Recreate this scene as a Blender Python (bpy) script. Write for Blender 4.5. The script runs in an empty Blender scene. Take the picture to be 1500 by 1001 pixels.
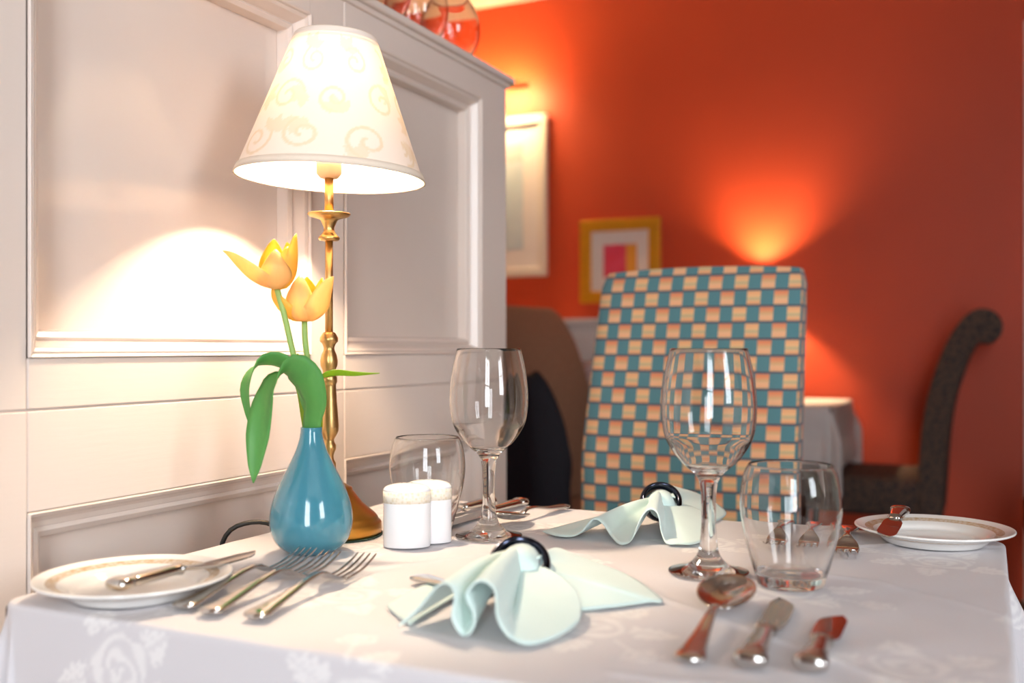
import bpy, bmesh, math, random
import numpy as np
from mathutils import Vector, Matrix
random.seed(4)
PI = math.pi
sc = bpy.context.scene
COL = sc.collection

# ------------------------------------------------------------------ camera
F, HZ, CAMZ, TZ = 1470.0, 511.0, 0.95, 0.75      # focal length in px, horizon row, lens height, table height
YAW = math.radians(25.4)
SY, CY = math.sin(YAW), math.cos(YAW)
cd = bpy.data.cameras.new('camera'); cam = bpy.data.objects.new('camera', cd); COL.objects.link(cam)
cam.location = (0, 0, CAMZ); cam.rotation_euler = (PI / 2, 0, YAW)
cd.sensor_width = 36; cd.lens = 36 * F / 1500; cd.shift_y = 10.5 / 1500
cd.clip_start = 0.02
cd.dof.use_dof = True; cd.dof.focus_distance = 1.06; cd.dof.aperture_fstop = 3.3; cd.dof.aperture_blades = 9
sc.camera = cam

# ------------------------------------------------------------------ light and exposure
DAY = 13.0
BULB = 880.0
FAR_BULB = 2100.0
PICTURE_W = 5.0
sc.view_settings.view_transform = 'Standard'; sc.view_settings.look = 'None'
sc.view_settings.gamma = 1; sc.view_settings.use_curve_mapping = False
sc.view_settings.exposure = 0.46
w = bpy.data.worlds.new('sky'); sc.world = w; w.use_nodes = True
bg = w.node_tree.nodes['Background']; bg.inputs[0].default_value = (0.88, 0.94, 1.0, 1); bg.inputs[1].default_value = DAY
WIN_FRONT = (0.25, 1.05, 0.35, 2.40)      # x0, x1, z0, z1 in the wall behind the camera
WIN_ADDED = (-.80, 0.0, 0.95, 2.35)      # y0, y1, z0, z1 of an unseen window added in the right wall for side light
def portal(name, loc, rot, sx, sy):
    l = bpy.data.lights.new(name, 'AREA'); l.shape = 'RECTANGLE'; l.size = sx; l.size_y = sy
    l.cycles.is_portal = True
    o = bpy.data.objects.new(name, l); COL.objects.link(o); o.location = loc; o.rotation_euler = rot
Y_FRONT, Y_BACK, X_RIGHT, X_LEFT, Z_CEIL = -1.7, 4.25, 2.2, -3.2, 2.57
portal('daylight_front', ((WIN_FRONT[0]+WIN_FRONT[1])/2, Y_FRONT-0.1, (WIN_FRONT[2]+WIN_FRONT[3])/2), (PI/2, 0, 0), .8, 2.05)
portal('added_daylight_right', (X_RIGHT+0.1, (WIN_ADDED[0]+WIN_ADDED[1])/2, (WIN_ADDED[2]+WIN_ADDED[3])/2), (PI/2, 0, PI/2), .8, 1.4)
try:
    sc.cycles.max_bounces = 16; sc.cycles.transmission_bounces = 14; sc.cycles.glossy_bounces = 6
    sc.cycles.diffuse_bounces = 5; sc.cycles.transparent_max_bounces = 16
    sc.cycles.sample_clamp_indirect = 6.0
except Exception:
    pass

# ------------------------------------------------------------------ placing helpers
def at(u, v, d):                       # pixel + depth along the view axis -> world point
    lat = (u - 750) / F * d
    return Vector((lat * CY - d * SY, lat * SY + d * CY, CAMZ - (v - HZ) / F * d))
def on(u, v, z=TZ):                    # pixel on a level plane
    return at(u, v, F * (CAMZ - z) / (v - HZ))
def xwall(u, v, x):                    # pixel on a plane of constant x
    k = (u - 750) / F; return at(u, v, x / (k * CY - SY))
def ywall(u, v, y):
    k = (u - 750) / F; return at(u, v, y / (k * SY + CY))
RIGHT = Vector((CY, SY, 0)); FWD = Vector((-SY, CY, 0)); UP = Vector((0, 0, 1))

# ------------------------------------------------------------------ mesh helpers
def link(name, me, m, parent=None, smooth=True):
    o = bpy.data.objects.new(name, me); COL.objects.link(o)
    if m is not None and not me.materials: me.materials.append(m)
    if smooth:
        me.polygons.foreach_set('use_smooth', [True] * len(me.polygons))
    if parent is not None: o.parent = parent
    return o
def pyd(name, verts, faces, m, parent=None, smooth=True, recalc=True):
    me = bpy.data.meshes.new(name); me.from_pydata([tuple(v) for v in verts], [], faces)
    if recalc:
        bm = bmesh.new(); bm.from_mesh(me); bmesh.ops.recalc_face_normals(bm, faces=bm.faces); bm.to_mesh(me); bm.free()
    me.update()
    return link(name, me, m, parent, smooth)
def lathe(prof, n=48, closed=False, ex=1.0, ey=1.0):
    V, Fc = [], []; rings = []
    for r, z in prof:
        if r < 1e-6:
            rings.append([len(V)]); V.append((0, 0, z))
        else:
            rings.append(list(range(len(V), len(V) + n)))
            V += [(r*ex*math.cos(2*PI*i/n), r*ey*math.sin(2*PI*i/n), z) for i in range(n)]
    idx = list(range(len(rings))); pairs = list(zip(idx[:-1], idx[1:]))
    if closed: pairs.append((idx[-1], 0))
    for a, b in pairs:
        A, B = rings[a], rings[b]
        for i in range(n):
            j = (i + 1) % n
            if len(A) == 1 and len(B) == 1: continue
            if len(A) == 1: Fc.append((A[0], B[j], B[i]))
            elif len(B) == 1: Fc.append((A[i], A[j], B[0]))
            else: Fc.append((A[i], A[j], B[j], B[i]))
    return V, Fc
def smooth_prof(pts, k=6):             # Catmull-Rom through any-dimension control points
    P = [np.array(p, float) for p in pts]; out = []
    for i in range(len(P) - 1):
        p0 = P[max(i-1, 0)]; p1 = P[i]; p2 = P[i+1]; p3 = P[min(i+2, len(P)-1)]
        for j in range(k):
            t = j / k
            out.append(0.5*((2*p1) + (-p0+p2)*t + (2*p0-5*p1+4*p2-p3)*t*t + (-p0+3*p1-3*p2+p3)*t**3))
    out.append(P[-1]); return out
def resample(pts, n):
    P = np.array(smooth_prof(pts, 12)); d = np.r_[0, np.cumsum(np.linalg.norm(np.diff(P, axis=0), axis=1))]
    s = np.linspace(0, d[-1], n); return np.stack([np.interp(s, d, P[:, i]) for i in range(P.shape[1])], 1)
def tube(path, r, n=10, caps=True):
    P = [Vector(p) for p in path]; V, Fc = [], []
    prev = None
    for i, p in enumerate(P):
        t = (P[min(i+1, len(P)-1)] - P[max(i-1, 0)]).normalized()
        if prev is None:
            a = Vector((0, 0, 1)) if abs(t.z) < .9 else Vector((1, 0, 0)); nx = t.cross(a).normalized()
        else:
            nx = (prev - t * prev.dot(t)).normalized()
        prev = nx; ny = t.cross(nx); rr = r[i] if hasattr(r, '__len__') else r
        V += [p + (nx*math.cos(2*PI*k/n) + ny*math.sin(2*PI*k/n)) * rr for k in range(n)]
    for i in range(len(P)-1):
        for k in range(n):
            k2 = (k+1) % n; Fc.append((i*n+k, i*n+k2, (i+1)*n+k2, (i+1)*n+k))
    if caps:
        Fc.append(tuple(range(n))[::-1]); Fc.append(tuple(range((len(P)-1)*n, len(P)*n)))
    return V, Fc
def grid(Pts):                         # nu x nv array of points
    nu, nv = len(Pts), len(Pts[0]); V = [p for row in Pts for p in row]
    Fc = [(i*nv+j, i*nv+j+1, (i+1)*nv+j+1, (i+1)*nv+j) for i in range(nu-1) for j in range(nv-1)]
    return V, Fc
def box_bm(x0, x1, y0, y1, z0, z1, bev=0.0, seg=2):
    bm = bmesh.new(); bmesh.ops.create_cube(bm, size=1)
    for v in bm.verts:
        v.co = Vector(((x0+x1)/2 + v.co.x*(x1-x0), (y0+y1)/2 + v.co.y*(y1-y0), (z0+z1)/2 + v.co.z*(z1-z0)))
    if bev > 0: bmesh.ops.bevel(bm, geom=list(bm.edges), offset=bev, segments=seg, profile=.5, affect='EDGES')
    return bm
def box(name, x0, x1, y0, y1, z0, z1, m, parent=None, bev=0.002, seg=2, smooth=False):
    bm = box_bm(x0, x1, y0, y1, z0, z1, bev, seg); me = bpy.data.meshes.new(name); bm.to_mesh(me); bm.free()
    return link(name, me, m, parent, smooth)
def boxes(name, L, m, parent=None):
    me = bpy.data.meshes.new(name); big = bmesh.new()
    for b in L:
        t = bpy.data.meshes.new('t'); bm = box_bm(*b); bm.to_mesh(t); bm.free(); big.from_mesh(t); bpy.data.meshes.remove(t)
    big.to_mesh(me); big.free(); return link(name, me, m, parent, False)
def solid(o, th, off=0.0):
    md = o.modifiers.new('thickness', 'SOLIDIFY'); md.thickness = th; md.offset = off; return o
def subd(o, lv=1):
    md = o.modifiers.new('smooth', 'SUBSURF'); md.levels = lv; md.render_levels = lv; return o
def sweep(secs, n=12, p=2.4):          # sections (y, zc, halfwidth, halfheight, xc) along local +y, superellipse
    V, Fc = [], []
    for s in secs:
        y, zc, hw, hh = s[:4]; xc = s[4] if len(s) > 4 else 0
        for k in range(n):
            c, q = math.cos(2*PI*k/n), math.sin(2*PI*k/n)
            V.append((xc + hw*math.copysign(abs(c)**(2/p), c), y, zc + hh*math.copysign(abs(q)**(2/p), q)))
    for i in range(len(secs)-1):
        for k in range(n):
            k2 = (k+1) % n; Fc.append((i*n+k, i*n+k2, (i+1)*n+k2, (i+1)*n+k))
    Fc.append(tuple(range(n))); Fc.append(tuple(range((len(secs)-1)*n, len(secs)*n)))
    return V, Fc
def tag(o, label, cat, group=None, kind=None):
    o['label'] = label; o['category'] = cat
    if group: o['group'] = group
    if kind: o['kind'] = kind
    return o
def thing(name, label, cat, loc=(0, 0, 0), rz=0.0, group=None, kind=None):
    o = bpy.data.objects.new(name, None); COL.objects.link(o); o.empty_display_size = .03
    o.location = loc; o.rotation_euler = (0, 0, rz); return tag(o, label, cat, group, kind)
def copy_tree(o, parent=None):
    c = o.copy(); COL.objects.link(c); c.parent = parent
    for ch in list(o.children): copy_tree(ch, c)
    return c
def dup(o, label, loc, rz=None, group=None):
    c = copy_tree(o); c.location = loc; c['label'] = label
    if rz is not None: c.rotation_euler = (0, 0, rz)
    if group: c['group'] = group
    return c

# ------------------------------------------------------------------ material helpers
class NT:
    def __init__(s, name):
        s.m = bpy.data.materials.new(name); s.m.use_nodes = True; s.t = s.m.node_tree; s.n = s.t.nodes
        s.b = s.n['Principled BSDF']; s.out = s.n['Material Output']
    def node(s, typ, **kw):
        x = s.n.new(typ)
        for k, v in kw.items(): setattr(x, k, v)
        return x
    def lk(s, a, b): s.t.links.new(a, b)
    def put(s, sock, v):
        if hasattr(v, 'is_linked') or hasattr(v, 'links'): s.lk(v, sock)
        else: sock.default_value = v
    def math(s, op, a, b=0.0, c=0.0):
        x = s.node('ShaderNodeMath', operation=op); s.put(x.inputs[0], a); s.put(x.inputs[1], b); s.put(x.inputs[2], c); return x.outputs[0]
    def mix(s, f, a, b):
        x = s.node('ShaderNodeMix', data_type='RGBA'); s.put(x.inputs[0], f); s.put(x.inputs[6], a); s.put(x.inputs[7], b); return x.outputs[2]
    def coord(s, kind='Object'): return s.node('ShaderNodeTexCoord').outputs[kind]
    def xyz(s, v):
        x = s.node('ShaderNodeSeparateXYZ'); s.lk(v, x.inputs[0]); return x.outputs
    def noise(s, scale, detail=3, rough=.5, vec=None, stretch=None):
        x = s.node('ShaderNodeTexNoise'); x.inputs['Scale'].default_value = scale; x.inputs['Detail'].default_value = detail
        x.inputs['Roughness'].default_value = rough
        v = vec or s.coord()
        if stretch:
            mp = s.node('ShaderNodeMapping'); mp.inputs['Scale'].default_value = stretch; s.lk(v, mp.inputs[0]); v = mp.outputs[0]
        s.lk(v, x.inputs[0]); return x.outputs[0]
    def bump(s, h, strength=.2, dist=.001):
        x = s.node('ShaderNodeBump'); x.inputs['Strength'].default_value = strength; x.inputs['Distance'].default_value = dist
        s.lk(h, x.inputs['Height']); s.lk(x.outputs[0], s.b.inputs['Normal']); return x
    def ramp(s, f, stops):
        x = s.node('ShaderNodeValToRGB'); e = x.color_ramp.elements
        while len(e) < len(stops): e.new(.5)
        for i, (p, c) in enumerate(stops): e[i].position = p; e[i].color = (*c, 1)
        s.lk(f, x.inputs[0]); return x.outputs[0]
    def set(s, **kw):
        for k, v in kw.items(): s.put(s.b.inputs[k.replace('_', ' ')], v)
        return s
def rgb(h):
    h = h.lstrip('#'); c = [int(h[i:i+2], 16)/255 for i in (0, 2, 4)]
    return tuple(x/12.92 if x <= .04045 else ((x+.055)/1.055)**2.4 for x in c) + (1,)
def plain(name, col, rough=.5, metal=0.0, var=.06, nscale=40, bump=0.0, bscale=200, **kw):
    t = NT(name); c = rgb(col) if isinstance(col, str) else (*col, 1)
    dk = tuple(x*(1-var) for x in c[:3]) + (1,)
    t.set(Base_Color=t.mix(t.noise(nscale), dk, c), Roughness=rough, Metallic=metal, **kw)
    if bump: t.bump(t.noise(bscale, 4), bump)
    return t.m
M = {}
# painted panelling: gloss cream paint with brush marks
t = NT('cream_gloss_paint')
t.set(Base_Color=t.mix(t.noise(6, 4), rgb('#dfd0c6'), rgb('#e6d8ce')), Roughness=.24)
t.bump(t.noise(60, 5, .6, stretch=(1, .25, 3)), .12, .002); M['paint'] = t.m
t = NT('cream_gloss_paint_vertical_brushing')
t.set(Base_Color=t.mix(t.noise(6, 4), rgb('#dccdc3'), rgb('#e6d8ce')), Roughness=.09)
t.bump(t.noise(38, 5, .6, stretch=(1, .8, 2.2)), .13, .002); M['paint_panel'] = t.m
t = NT('orange_wall_paint')
t.set(Base_Color=t.mix(t.noise(3, 5), rgb('#c4431c'), rgb('#cd4a20')), Roughness=.55)
t.bump(t.noise(220, 3), .15, .001); M['orange'] = t.m
M['ceiling'] = plain('ceiling_paint', '#d6c8b8', .8)
M['white_wall'] = plain('terracotta_wall_paint', '#9c7462', .7)
M['carpet'] = plain('floor_carpet', '#5a3a30', .95, var=.3, nscale=300, bump=.5)
M['white_wood'] = plain('white_joinery_paint', '#e8e1da', .35)
M['wood'] = plain('dark_wood', '#4a2c1c', .4, var=.4, nscale=25)
# damask cloth: the woven figure is a per-vertex weave mask
t = NT('white_damask_cloth')
a = t.node('ShaderNodeAttribute', attribute_name='weave').outputs['Fac']
t.set(Base_Color=t.mix(a, rgb('#d5d1d4'), rgb('#e9e6e6')), Roughness=t.math('MULTIPLY_ADD', a, -.22, .72), Sheen_Weight=.15)
t.bump(t.noise(900, 2), .12, .0005); M['damask'] = t.m
t = NT('white_table_linen'); t.set(Base_Color=t.mix(t.noise(30), rgb('#d9d3d0'), rgb('#e6e1de')), Roughness=.8); t.bump(t.noise(500, 2), .1); M['linen'] = t.m
# mint napkins
t = NT('mint_cotton')
t.set(Base_Color=t.mix(t.noise(25, 4), rgb('#cce2dc'), rgb('#d8eae6')), Roughness=.85, Sheen_Weight=.3, Subsurface_Weight=0.0)
wv = t.node('ShaderNodeTexWave'); wv.inputs['Scale'].default_value = 350; t.lk(t.coord(), wv.inputs[0])
t.bump(wv.outputs[1], .08, .0004); M['mint'] = t.m
def metal(name, col, rough, bs=30, var=.08):
    t = NT(name); t.set(Base_Color=t.mix(t.noise(bs, 4), tuple(x*(1-var) for x in rgb(col)[:3])+(1,), rgb(col)), Metallic=1.0,
                        Roughness=t.math('MULTIPLY_ADD', t.noise(bs*3, 3), .08, rough-.04)); return t.m
M['steel'] = metal('polished_cutlery_steel', '#cfccc8', .11)
M['brass'] = metal('brushed_brass', '#dcb374', .36)
M['brass_base'] = metal('aged_brass', '#cf9a48', .3, var=.2)
M['ring'] = metal('dark_napkin_ring_metal', '#3d4150', .16)
# glass
def glass(name, tint=(1, 1, 1)):
    t = NT(name); t.set(Base_Color=t.mix(t.noise(10), (*tint, 1), (*[x*.995 for x in tint], 1)), Roughness=0.0, IOR=1.45, Transmission_Weight=1.0); return t.m
M['glass'] = glass('clear_glass', (.995, .995, .99))
t = NT('window_pane_glass')
tr = t.node('ShaderNodeBsdfTransparent'); gl = t.node('ShaderNodeBsdfGlossy'); gl.inputs['Roughness'].default_value = .02
fr = t.node('ShaderNodeFresnel'); fr.inputs[0].default_value = 1.3; mx = t.node('ShaderNodeMixShader')
t.lk(fr.outputs[0], mx.inputs[0]); t.lk(tr.outputs[0], mx.inputs[1]); t.lk(gl.outputs[0], mx.inputs[2]); t.lk(mx.outputs[0], t.out.inputs[0]); M['pane'] = t.m
# ceramics
M['vase'] = plain('teal_glazed_ceramic', '#45879a', .12, var=.05, nscale=15, Coat_Weight=.5, Coat_Roughness=.05)
t = NT('white_china_with_gold_leaf_band')
q = t.xyz(t.coord()); r = t.math('SQRT', t.math('ADD', t.math('MULTIPLY', q[0], q[0]), t.math('MULTIPLY', q[1], q[1])))
band = t.math('MULTIPLY', t.math('GREATER_THAN', r, .0635), t.math('LESS_THAN', r, .0725))
vo = t.node('ShaderNodeTexVoronoi'); vo.inputs['Scale'].default_value = 260; t.lk(t.coord(), vo.inputs[0])
fig = t.math('MULTIPLY', band, t.math('MULTIPLY_ADD', vo.outputs[0], .5, .35))
t.set(Base_Color=t.mix(fig, rgb('#f0eeea'), rgb('#b08a4a')), Roughness=.1); M['china'] = t.m
M['china_plain'] = plain('white_china', '#f1eff0', .1, var=.01)
t = NT('gold_leaf_band'); vo = t.node('ShaderNodeTexVoronoi'); vo.inputs['Scale'].default_value = 330; t.lk(t.coord(), vo.inputs[0])
t.set(Base_Color=t.mix(t.math('MULTIPLY', vo.outputs[0], 1.6), rgb('#dccaa6'), rgb('#f0e8da')), Roughness=.25); M['band'] = t.m
# lamp shade: translucent fabric with woven scrolls (per-vertex figure)
def shade_mat(name, attr, c0, c1):
    t = NT(name); t.n.remove(t.b)
    if attr:
        f = t.node('ShaderNodeAttribute', attribute_name='scroll').outputs['Fac']
    else:
        f = t.noise(60)
    c = t.mix(f, rgb(c0), rgb(c1))
    d = t.node('ShaderNodeBsdfDiffuse'); tl = t.node('ShaderNodeBsdfTranslucent'); mx = t.node('ShaderNodeMixShader'); mx.inputs[0].default_value = .0125
    mm = t.node('ShaderNodeMix', data_type='RGBA', blend_type='MULTIPLY'); mm.inputs[0].default_value = 1; t.lk(c, mm.inputs[6]); mm.inputs[7].default_value = rgb('#ffe9c4'); t.lk(c, d.inputs[0]); t.lk(mm.outputs[2], tl.inputs[0]); t.lk(d.outputs[0], mx.inputs[1]); t.lk(tl.outputs[0], mx.inputs[2]); t.lk(mx.outputs[0], t.out.inputs[0]); return t.m
M['shade'] = shade_mat('cream_scroll_shade_fabric', True, '#f6e6d8', '#ecd6ba')
M['shade_trim'] = shade_mat('cream_shade_binding', False, '#efdcc8', '#f3e4d2')
def emit(name, col, st):
    t = NT(name); t.n.remove(t.b); e = t.node('ShaderNodeEmission'); e.inputs[0].default_value = (*col, 1); e.inputs[1].default_value = st
    t.lk(e.outputs[0], t.out.inputs[0]); return t.m
M['bulb'] = emit('warm_bulb', (1.0, .79, .56), BULB)
M['far_bulb'] = emit('warm_bulb_bright', (1.0, .72, .42), FAR_BULB)
M['cord'] = plain('black_cord', '#181512', .5)
# tulips
def leafy(name, c0, c1, scale, stretch, tr=.4, rough=.45):
    t = NT(name); c = t.mix(t.noise(scale, 4, stretch=stretch), rgb(c0), rgb(c1)); t.set(Base_Color=c, Roughness=rough)
    tl = t.node('ShaderNodeBsdfTranslucent'); t.lk(c, tl.inputs[0]); mx = t.node('ShaderNodeMixShader'); mx.inputs[0].default_value = tr
    t.lk(t.b.outputs[0], mx.inputs[1]); t.lk(tl.outputs[0], mx.inputs[2]); t.lk(mx.outputs[0], t.out.inputs[0]); return t.m
M['petal'] = leafy('yellow_tulip_petal', '#fdd64a', '#ffe878', 60, (3, 3, .5), .5)
M['petal_pale'] = leafy('peach_flushed_tulip_petal', '#fbd488', '#fee596', 60, (3, 3, .5), .45)
M['leaf'] = leafy('tulip_leaf_green', '#539c4f', '#74b85f', 40, (2, 2, .6), .3)
M['leaf_light'] = leafy('yellow_green_tulip_leaf', '#a8c22f', '#8fb83a', 40, (2, 2, .6), .5)  # yellow-green holds the backlit look of the short rear leaf
M['stem'] = leafy('tulip_stem_green', '#a5c867', '#b9d683', 40, (2, 2, .4), .25)
# chequered upholstery
t = NT('teal_and_peach_chequered_fabric')
q = t.xyz(t.coord()); PER, ROW = .0455, .0284
ua = t.node('ShaderNodeAttribute', attribute_name='across').outputs['Fac']
u = t.math('DIVIDE', ua, PER); vv = t.math('DIVIDE', q[2], ROW)
row = t.math('FLOOR', vv); fz = t.math('SUBTRACT', vv, row); par = t.math('FLOORED_MODULO', row, 2.0)
us = t.math('ADD', u, t.math('MULTIPLY', par, .5)); col_i = t.math('FLOOR', us); fx = t.math('SUBTRACT', us, col_i)
sq = t.math('MULTIPLY', t.math('MULTIPLY', t.math('GREATER_THAN', fx, .02), t.math('LESS_THAN', fx, .53)),
            t.math('MULTIPLY', t.math('GREATER_THAN', fz, .12), t.math('LESS_THAN', fz, .96)))
alt = t.math('FLOORED_MODULO', col_i, 2.0)
A = t.ramp(fz, [(.1, rgb('#d98a5c')[:3]), (.3, rgb('#ecb684')[:3]), (.5, rgb('#bfb187')[:3]), (.62, rgb('#edbb85')[:3]), (.9, rgb('#e8a878')[:3])])
B = t.ramp(fz, [(.15, rgb('#e9ad80')[:3]), (.4, rgb('#eeb98c')[:3]), (.55, rgb('#d8ae80')[:3]), (.72, rgb('#e59a6c')[:3]), (.95, rgb('#dd7f58')[:3])])
base = t.mix(t.math('LESS_THAN', fz, .085), t.mix(t.noise(500), rgb('#4b7c84'), rgb('#5b8990')), rgb('#5b3b48'))
t.set(Base_Color=t.mix(sq, base, t.mix(alt, A, B)), Roughness=.9, Sheen_Weight=.2)
t.bump(t.noise(1200, 2), .3, .0006); M['check'] = t.m
M['check_piping'] = plain('dusky_pink_piping', '#b98a7c', .8)
def spotted(name, c0, c1, sc_=70):
    t = NT(name); vo = t.node('ShaderNodeTexVoronoi'); vo.inputs['Scale'].default_value = sc_; t.lk(t.coord(), vo.inputs[0])
    t.set(Base_Color=t.mix(t.ramp(vo.outputs[0], [(.3, (0, 0, 0)), (.55, (1, 1, 1))]), rgb(c0), rgb(c1)), Roughness=.9); return t.m
M['dark_fabric'] = spotted('dark_speckled_upholstery', '#3a3234', '#5e4a3e')
M['brown_fabric'] = spotted('brown_upholstery', '#86624b', '#967057', 160)
M['mauve_fabric'] = spotted('mauve_speckled_upholstery', '#8a7070', '#b39c98', 90)
M['navy_cloth'] = plain('dark_navy_cloth', '#1d1a24', .85, var=.4)
M['gold'] = plain('gilt_frame', '#e8a824', .42, .45, var=.2)
M['frame_white'] = plain('off_white_frame', '#efe6d8', .4)
M['mount'] = plain('picture_mount_card', '#ece6e2', .8)
# two generic abstract prints
t = NT('pale_blue_abstract_print')
q = t.xyz(t.coord()); n1 = t.noise(6, 3)
t.set(Base_Color=t.mix(t.math('GREATER_THAN', t.math('ADD', q[2], t.math('MULTIPLY', n1, .3)), .33), t.mix(n1, rgb('#a9c2cf'), rgb('#dfe7ea')), t.mix(n1, rgb('#e6a7a0'), rgb('#e9dbe4'))), Roughness=.5); M['art_blue'] = t.m
t = NT('pink_and_yellow_abstract_print')
q = t.xyz(t.coord()); n1 = t.noise(18, 3)
t.set(Base_Color=t.mix(t.math('GREATER_THAN', t.math('ADD', q[0], t.math('MULTIPLY', n1, .05)), .055), t.mix(n1, rgb('#d8243c'), rgb('#e25a7c')), rgb('#e8a03c')), Roughness=.5); M['art_pink'] = t.m

# ================================================================== THE SETTING
def struct(o, label, cat):
    return tag(o, label, cat, kind='structure')
struct(box('floor', X_LEFT, X_RIGHT, Y_FRONT, Y_BACK, -.05, 0, M['carpet'], bev=0), 'dark reddish carpet floor of the dining room', 'floor')
struct(box('ceiling', X_LEFT, X_RIGHT, Y_FRONT, Y_BACK, Z_CEIL, Z_CEIL+.05, M['ceiling'], bev=0), 'pale cream ceiling above the orange wall', 'ceiling')
struct(box('wall_back', X_LEFT, X_RIGHT, Y_BACK, Y_BACK+.1, 0, Z_CEIL, M['orange'], bev=0), 'burnt orange painted wall behind the dining tables', 'wall')
struct(box('wall_far_left', X_LEFT-.1, X_LEFT, Y_FRONT, Y_BACK, 0, Z_CEIL, M['orange'], bev=0), 'orange side wall hidden beyond the white panelled partition', 'wall')
x0, x1, z0, z1 = WIN_FRONT
struct(boxes('wall_front', [(X_LEFT, x0, Y_FRONT-.1, Y_FRONT, 0, Z_CEIL), (x1, X_RIGHT, Y_FRONT-.1, Y_FRONT, 0, Z_CEIL),
       (x0, x1, Y_FRONT-.1, Y_FRONT, 0, z0), (x0, x1, Y_FRONT-.1, Y_FRONT, z1, Z_CEIL)], M['white_wall']), 'terracotta wall with a tall window behind the viewer', 'wall')
def window(name, horiz, a0, a1, z0, z1, c, nx, nz, label):
    e = thing(name, label, 'window', kind='structure')
    def B(nm, p0, p1, q0, q1, t0, t1, m):
        if horiz: return box(nm, p0, p1, c+t0, c+t1, q0, q1, m, e, bev=.003)
        return box(nm, c-t1, c-t0, p0, p1, q0, q1, m, e, bev=.003)
    fw = .05
    B('window_frame', a0, a0+fw, z0, z1, -.08, -.02, M['white_wood']); B('window_frame', a1-fw, a1, z0, z1, -.08, -.02, M['white_wood'])
    B('window_frame', a0, a1, z0, z0+fw, -.08, -.02, M['white_wood']); B('window_frame', a0, a1, z1-fw, z1, -.08, -.02, M['white_wood'])
    for i in range(1, nx): p = a0+(a1-a0)*i/nx; B('glazing_bar', p-.012, p+.012, z0+fw, z1-fw, -.07, -.03, M['white_wood'])
    for i in range(1, nz): p = z0+(z1-z0)*i/nz; B('glazing_bar', a0+fw, a1-fw, p-.012, p+.012, -.07, -.03, M['white_wood'])
    for i in range(nx):
        for j in range(nz):
            B('pane', a0+(a1-a0)*i/nx+.013, a0+(a1-a0)*(i+1)/nx-.013, z0+(z1-z0)*j/nz+.013, z0+(z1-z0)*(j+1)/nz-.013, -.052, -.048, M['pane'])
    return e
window('window_1', True, x0, x1, z0, z1, Y_FRONT, 2, 2, 'tall white framed sash window behind the viewer')
y0, y1, z0, z1 = WIN_ADDED
struct(boxes('wall_right', [(X_RIGHT, X_RIGHT+.1, Y_FRONT, y0, 0, Z_CEIL), (X_RIGHT, X_RIGHT+.1, y1, Y_BACK, 0, Z_CEIL),
       (X_RIGHT, X_RIGHT+.1, y0, y1, 0, z0), (X_RIGHT, X_RIGHT+.1, y0, y1, z1, Z_CEIL)], M['white_wall']), 'terracotta side wall with an added window beyond the right edge', 'wall')
window('added_window_2', False, y0, y1, z0, z1, X_RIGHT, 2, 2, 'unseen white framed window added in the side wall for extra daylight')  # added to spread daylight over the partition and table
# door casing whose edge closes the picture on the right
d1 = thing('door_1', 'white painted door in its casing at the right end of the orange wall', 'door', (.122, Y_BACK, 0), kind='structure')
box('casing', 0, .08, -.03, .0, 0, 2.1, M['white_wood'], d1); box('casing', .87, .95, -.03, 0, 0, 2.1, M['white_wood'], d1)
box('casing', 0, .95, -.03, 0, 2.1, 2.18, M['white_wood'], d1); box('door_leaf', .08, .87, -.018, -.001, .01, 2.1, M['white_wood'], d1)

# ---- the panelled partition
XW = -.77
wl = thing('wall_left', 'cream gloss painted panelled partition beside the table', 'partition', kind='structure')
TH = .05
Y = dict(s0=-.35, p0=.62, p1=1.031, q0=1.105, q1=1.502, e=1.60)
ZT, ZG, ZM, ZL = 1.372, .895, .9415, .804
def board(nm, y0, y1, z0, z1, back=TH, face=0.0, m='paint', bev=.0014):
    return box(nm, XW-back, XW+face, y0, y1, z0, z1, M[m], wl, bev=bev, seg=2)
for (a, b) in ((Y['s0'], Y['p0']-.0004), (Y['p1']+.0004, Y['q0']-.0004), (Y['q1']+.0004, Y['e'])):
    board('stile', a, b, 0, ZG-.0008); board('stile', a, b, ZG+.0008, 1.412, face=-.0008)
for (a, b) in ((Y['p0'], Y['p1']), (Y['q0'], Y['q1'])):
    board('rail', a, b, ZG+.0008, ZM); board('rail', a, b, ZL, ZG-.0008); board('rail', a, b, ZT, 1.412); board('rail', a, b, 0, .12)
    board('panel', a, b, ZM, ZT, face=-.0325, m='paint_panel', bev=0); board('panel', a, b, .12, ZL, face=-.0325, m='paint_panel', bev=0)
def frame_moulding(y0, y1, z0, z1, prof, si=.62, sh_=1.36):
    V, Fc = [], []
    for ins, h in prof:
        ins *= si; h *= sh_
        V += [(XW+h, y0+ins, z0+ins), (XW+h, y1-ins, z0+ins), (XW+h, y1-ins, z1-ins), (XW+h, y0+ins, z1-ins)]
    for i in range(len(prof)-1):
        for k in range(4):
            k2 = (k+1) % 4; Fc.append((i*4+k, i*4+k2, (i+1)*4+k2, (i+1)*4+k))
    o = pyd('moulding', V, Fc, M['paint'], wl, smooth=False, recalc=False); solid(o, .004, 1.0)
    md = o.modifiers.new('edge', 'BEVEL'); md.width = .0008; md.segments = 2; md.limit_method = 'ANGLE'
    return o
PR = [(0, -.0005), (.003, -.0012), (.004, -.0035), (.006, -.004), (.010, -.0028), (.012, -.0035), (.013, -.006), (.016, -.004), (.019, -.010), (.022, -.0135),
      (.026, -.015), (.028, -.018), (.0285, -.014), (.032, -.0125), (.036, -.014), (.0375, -.0238)]
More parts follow.
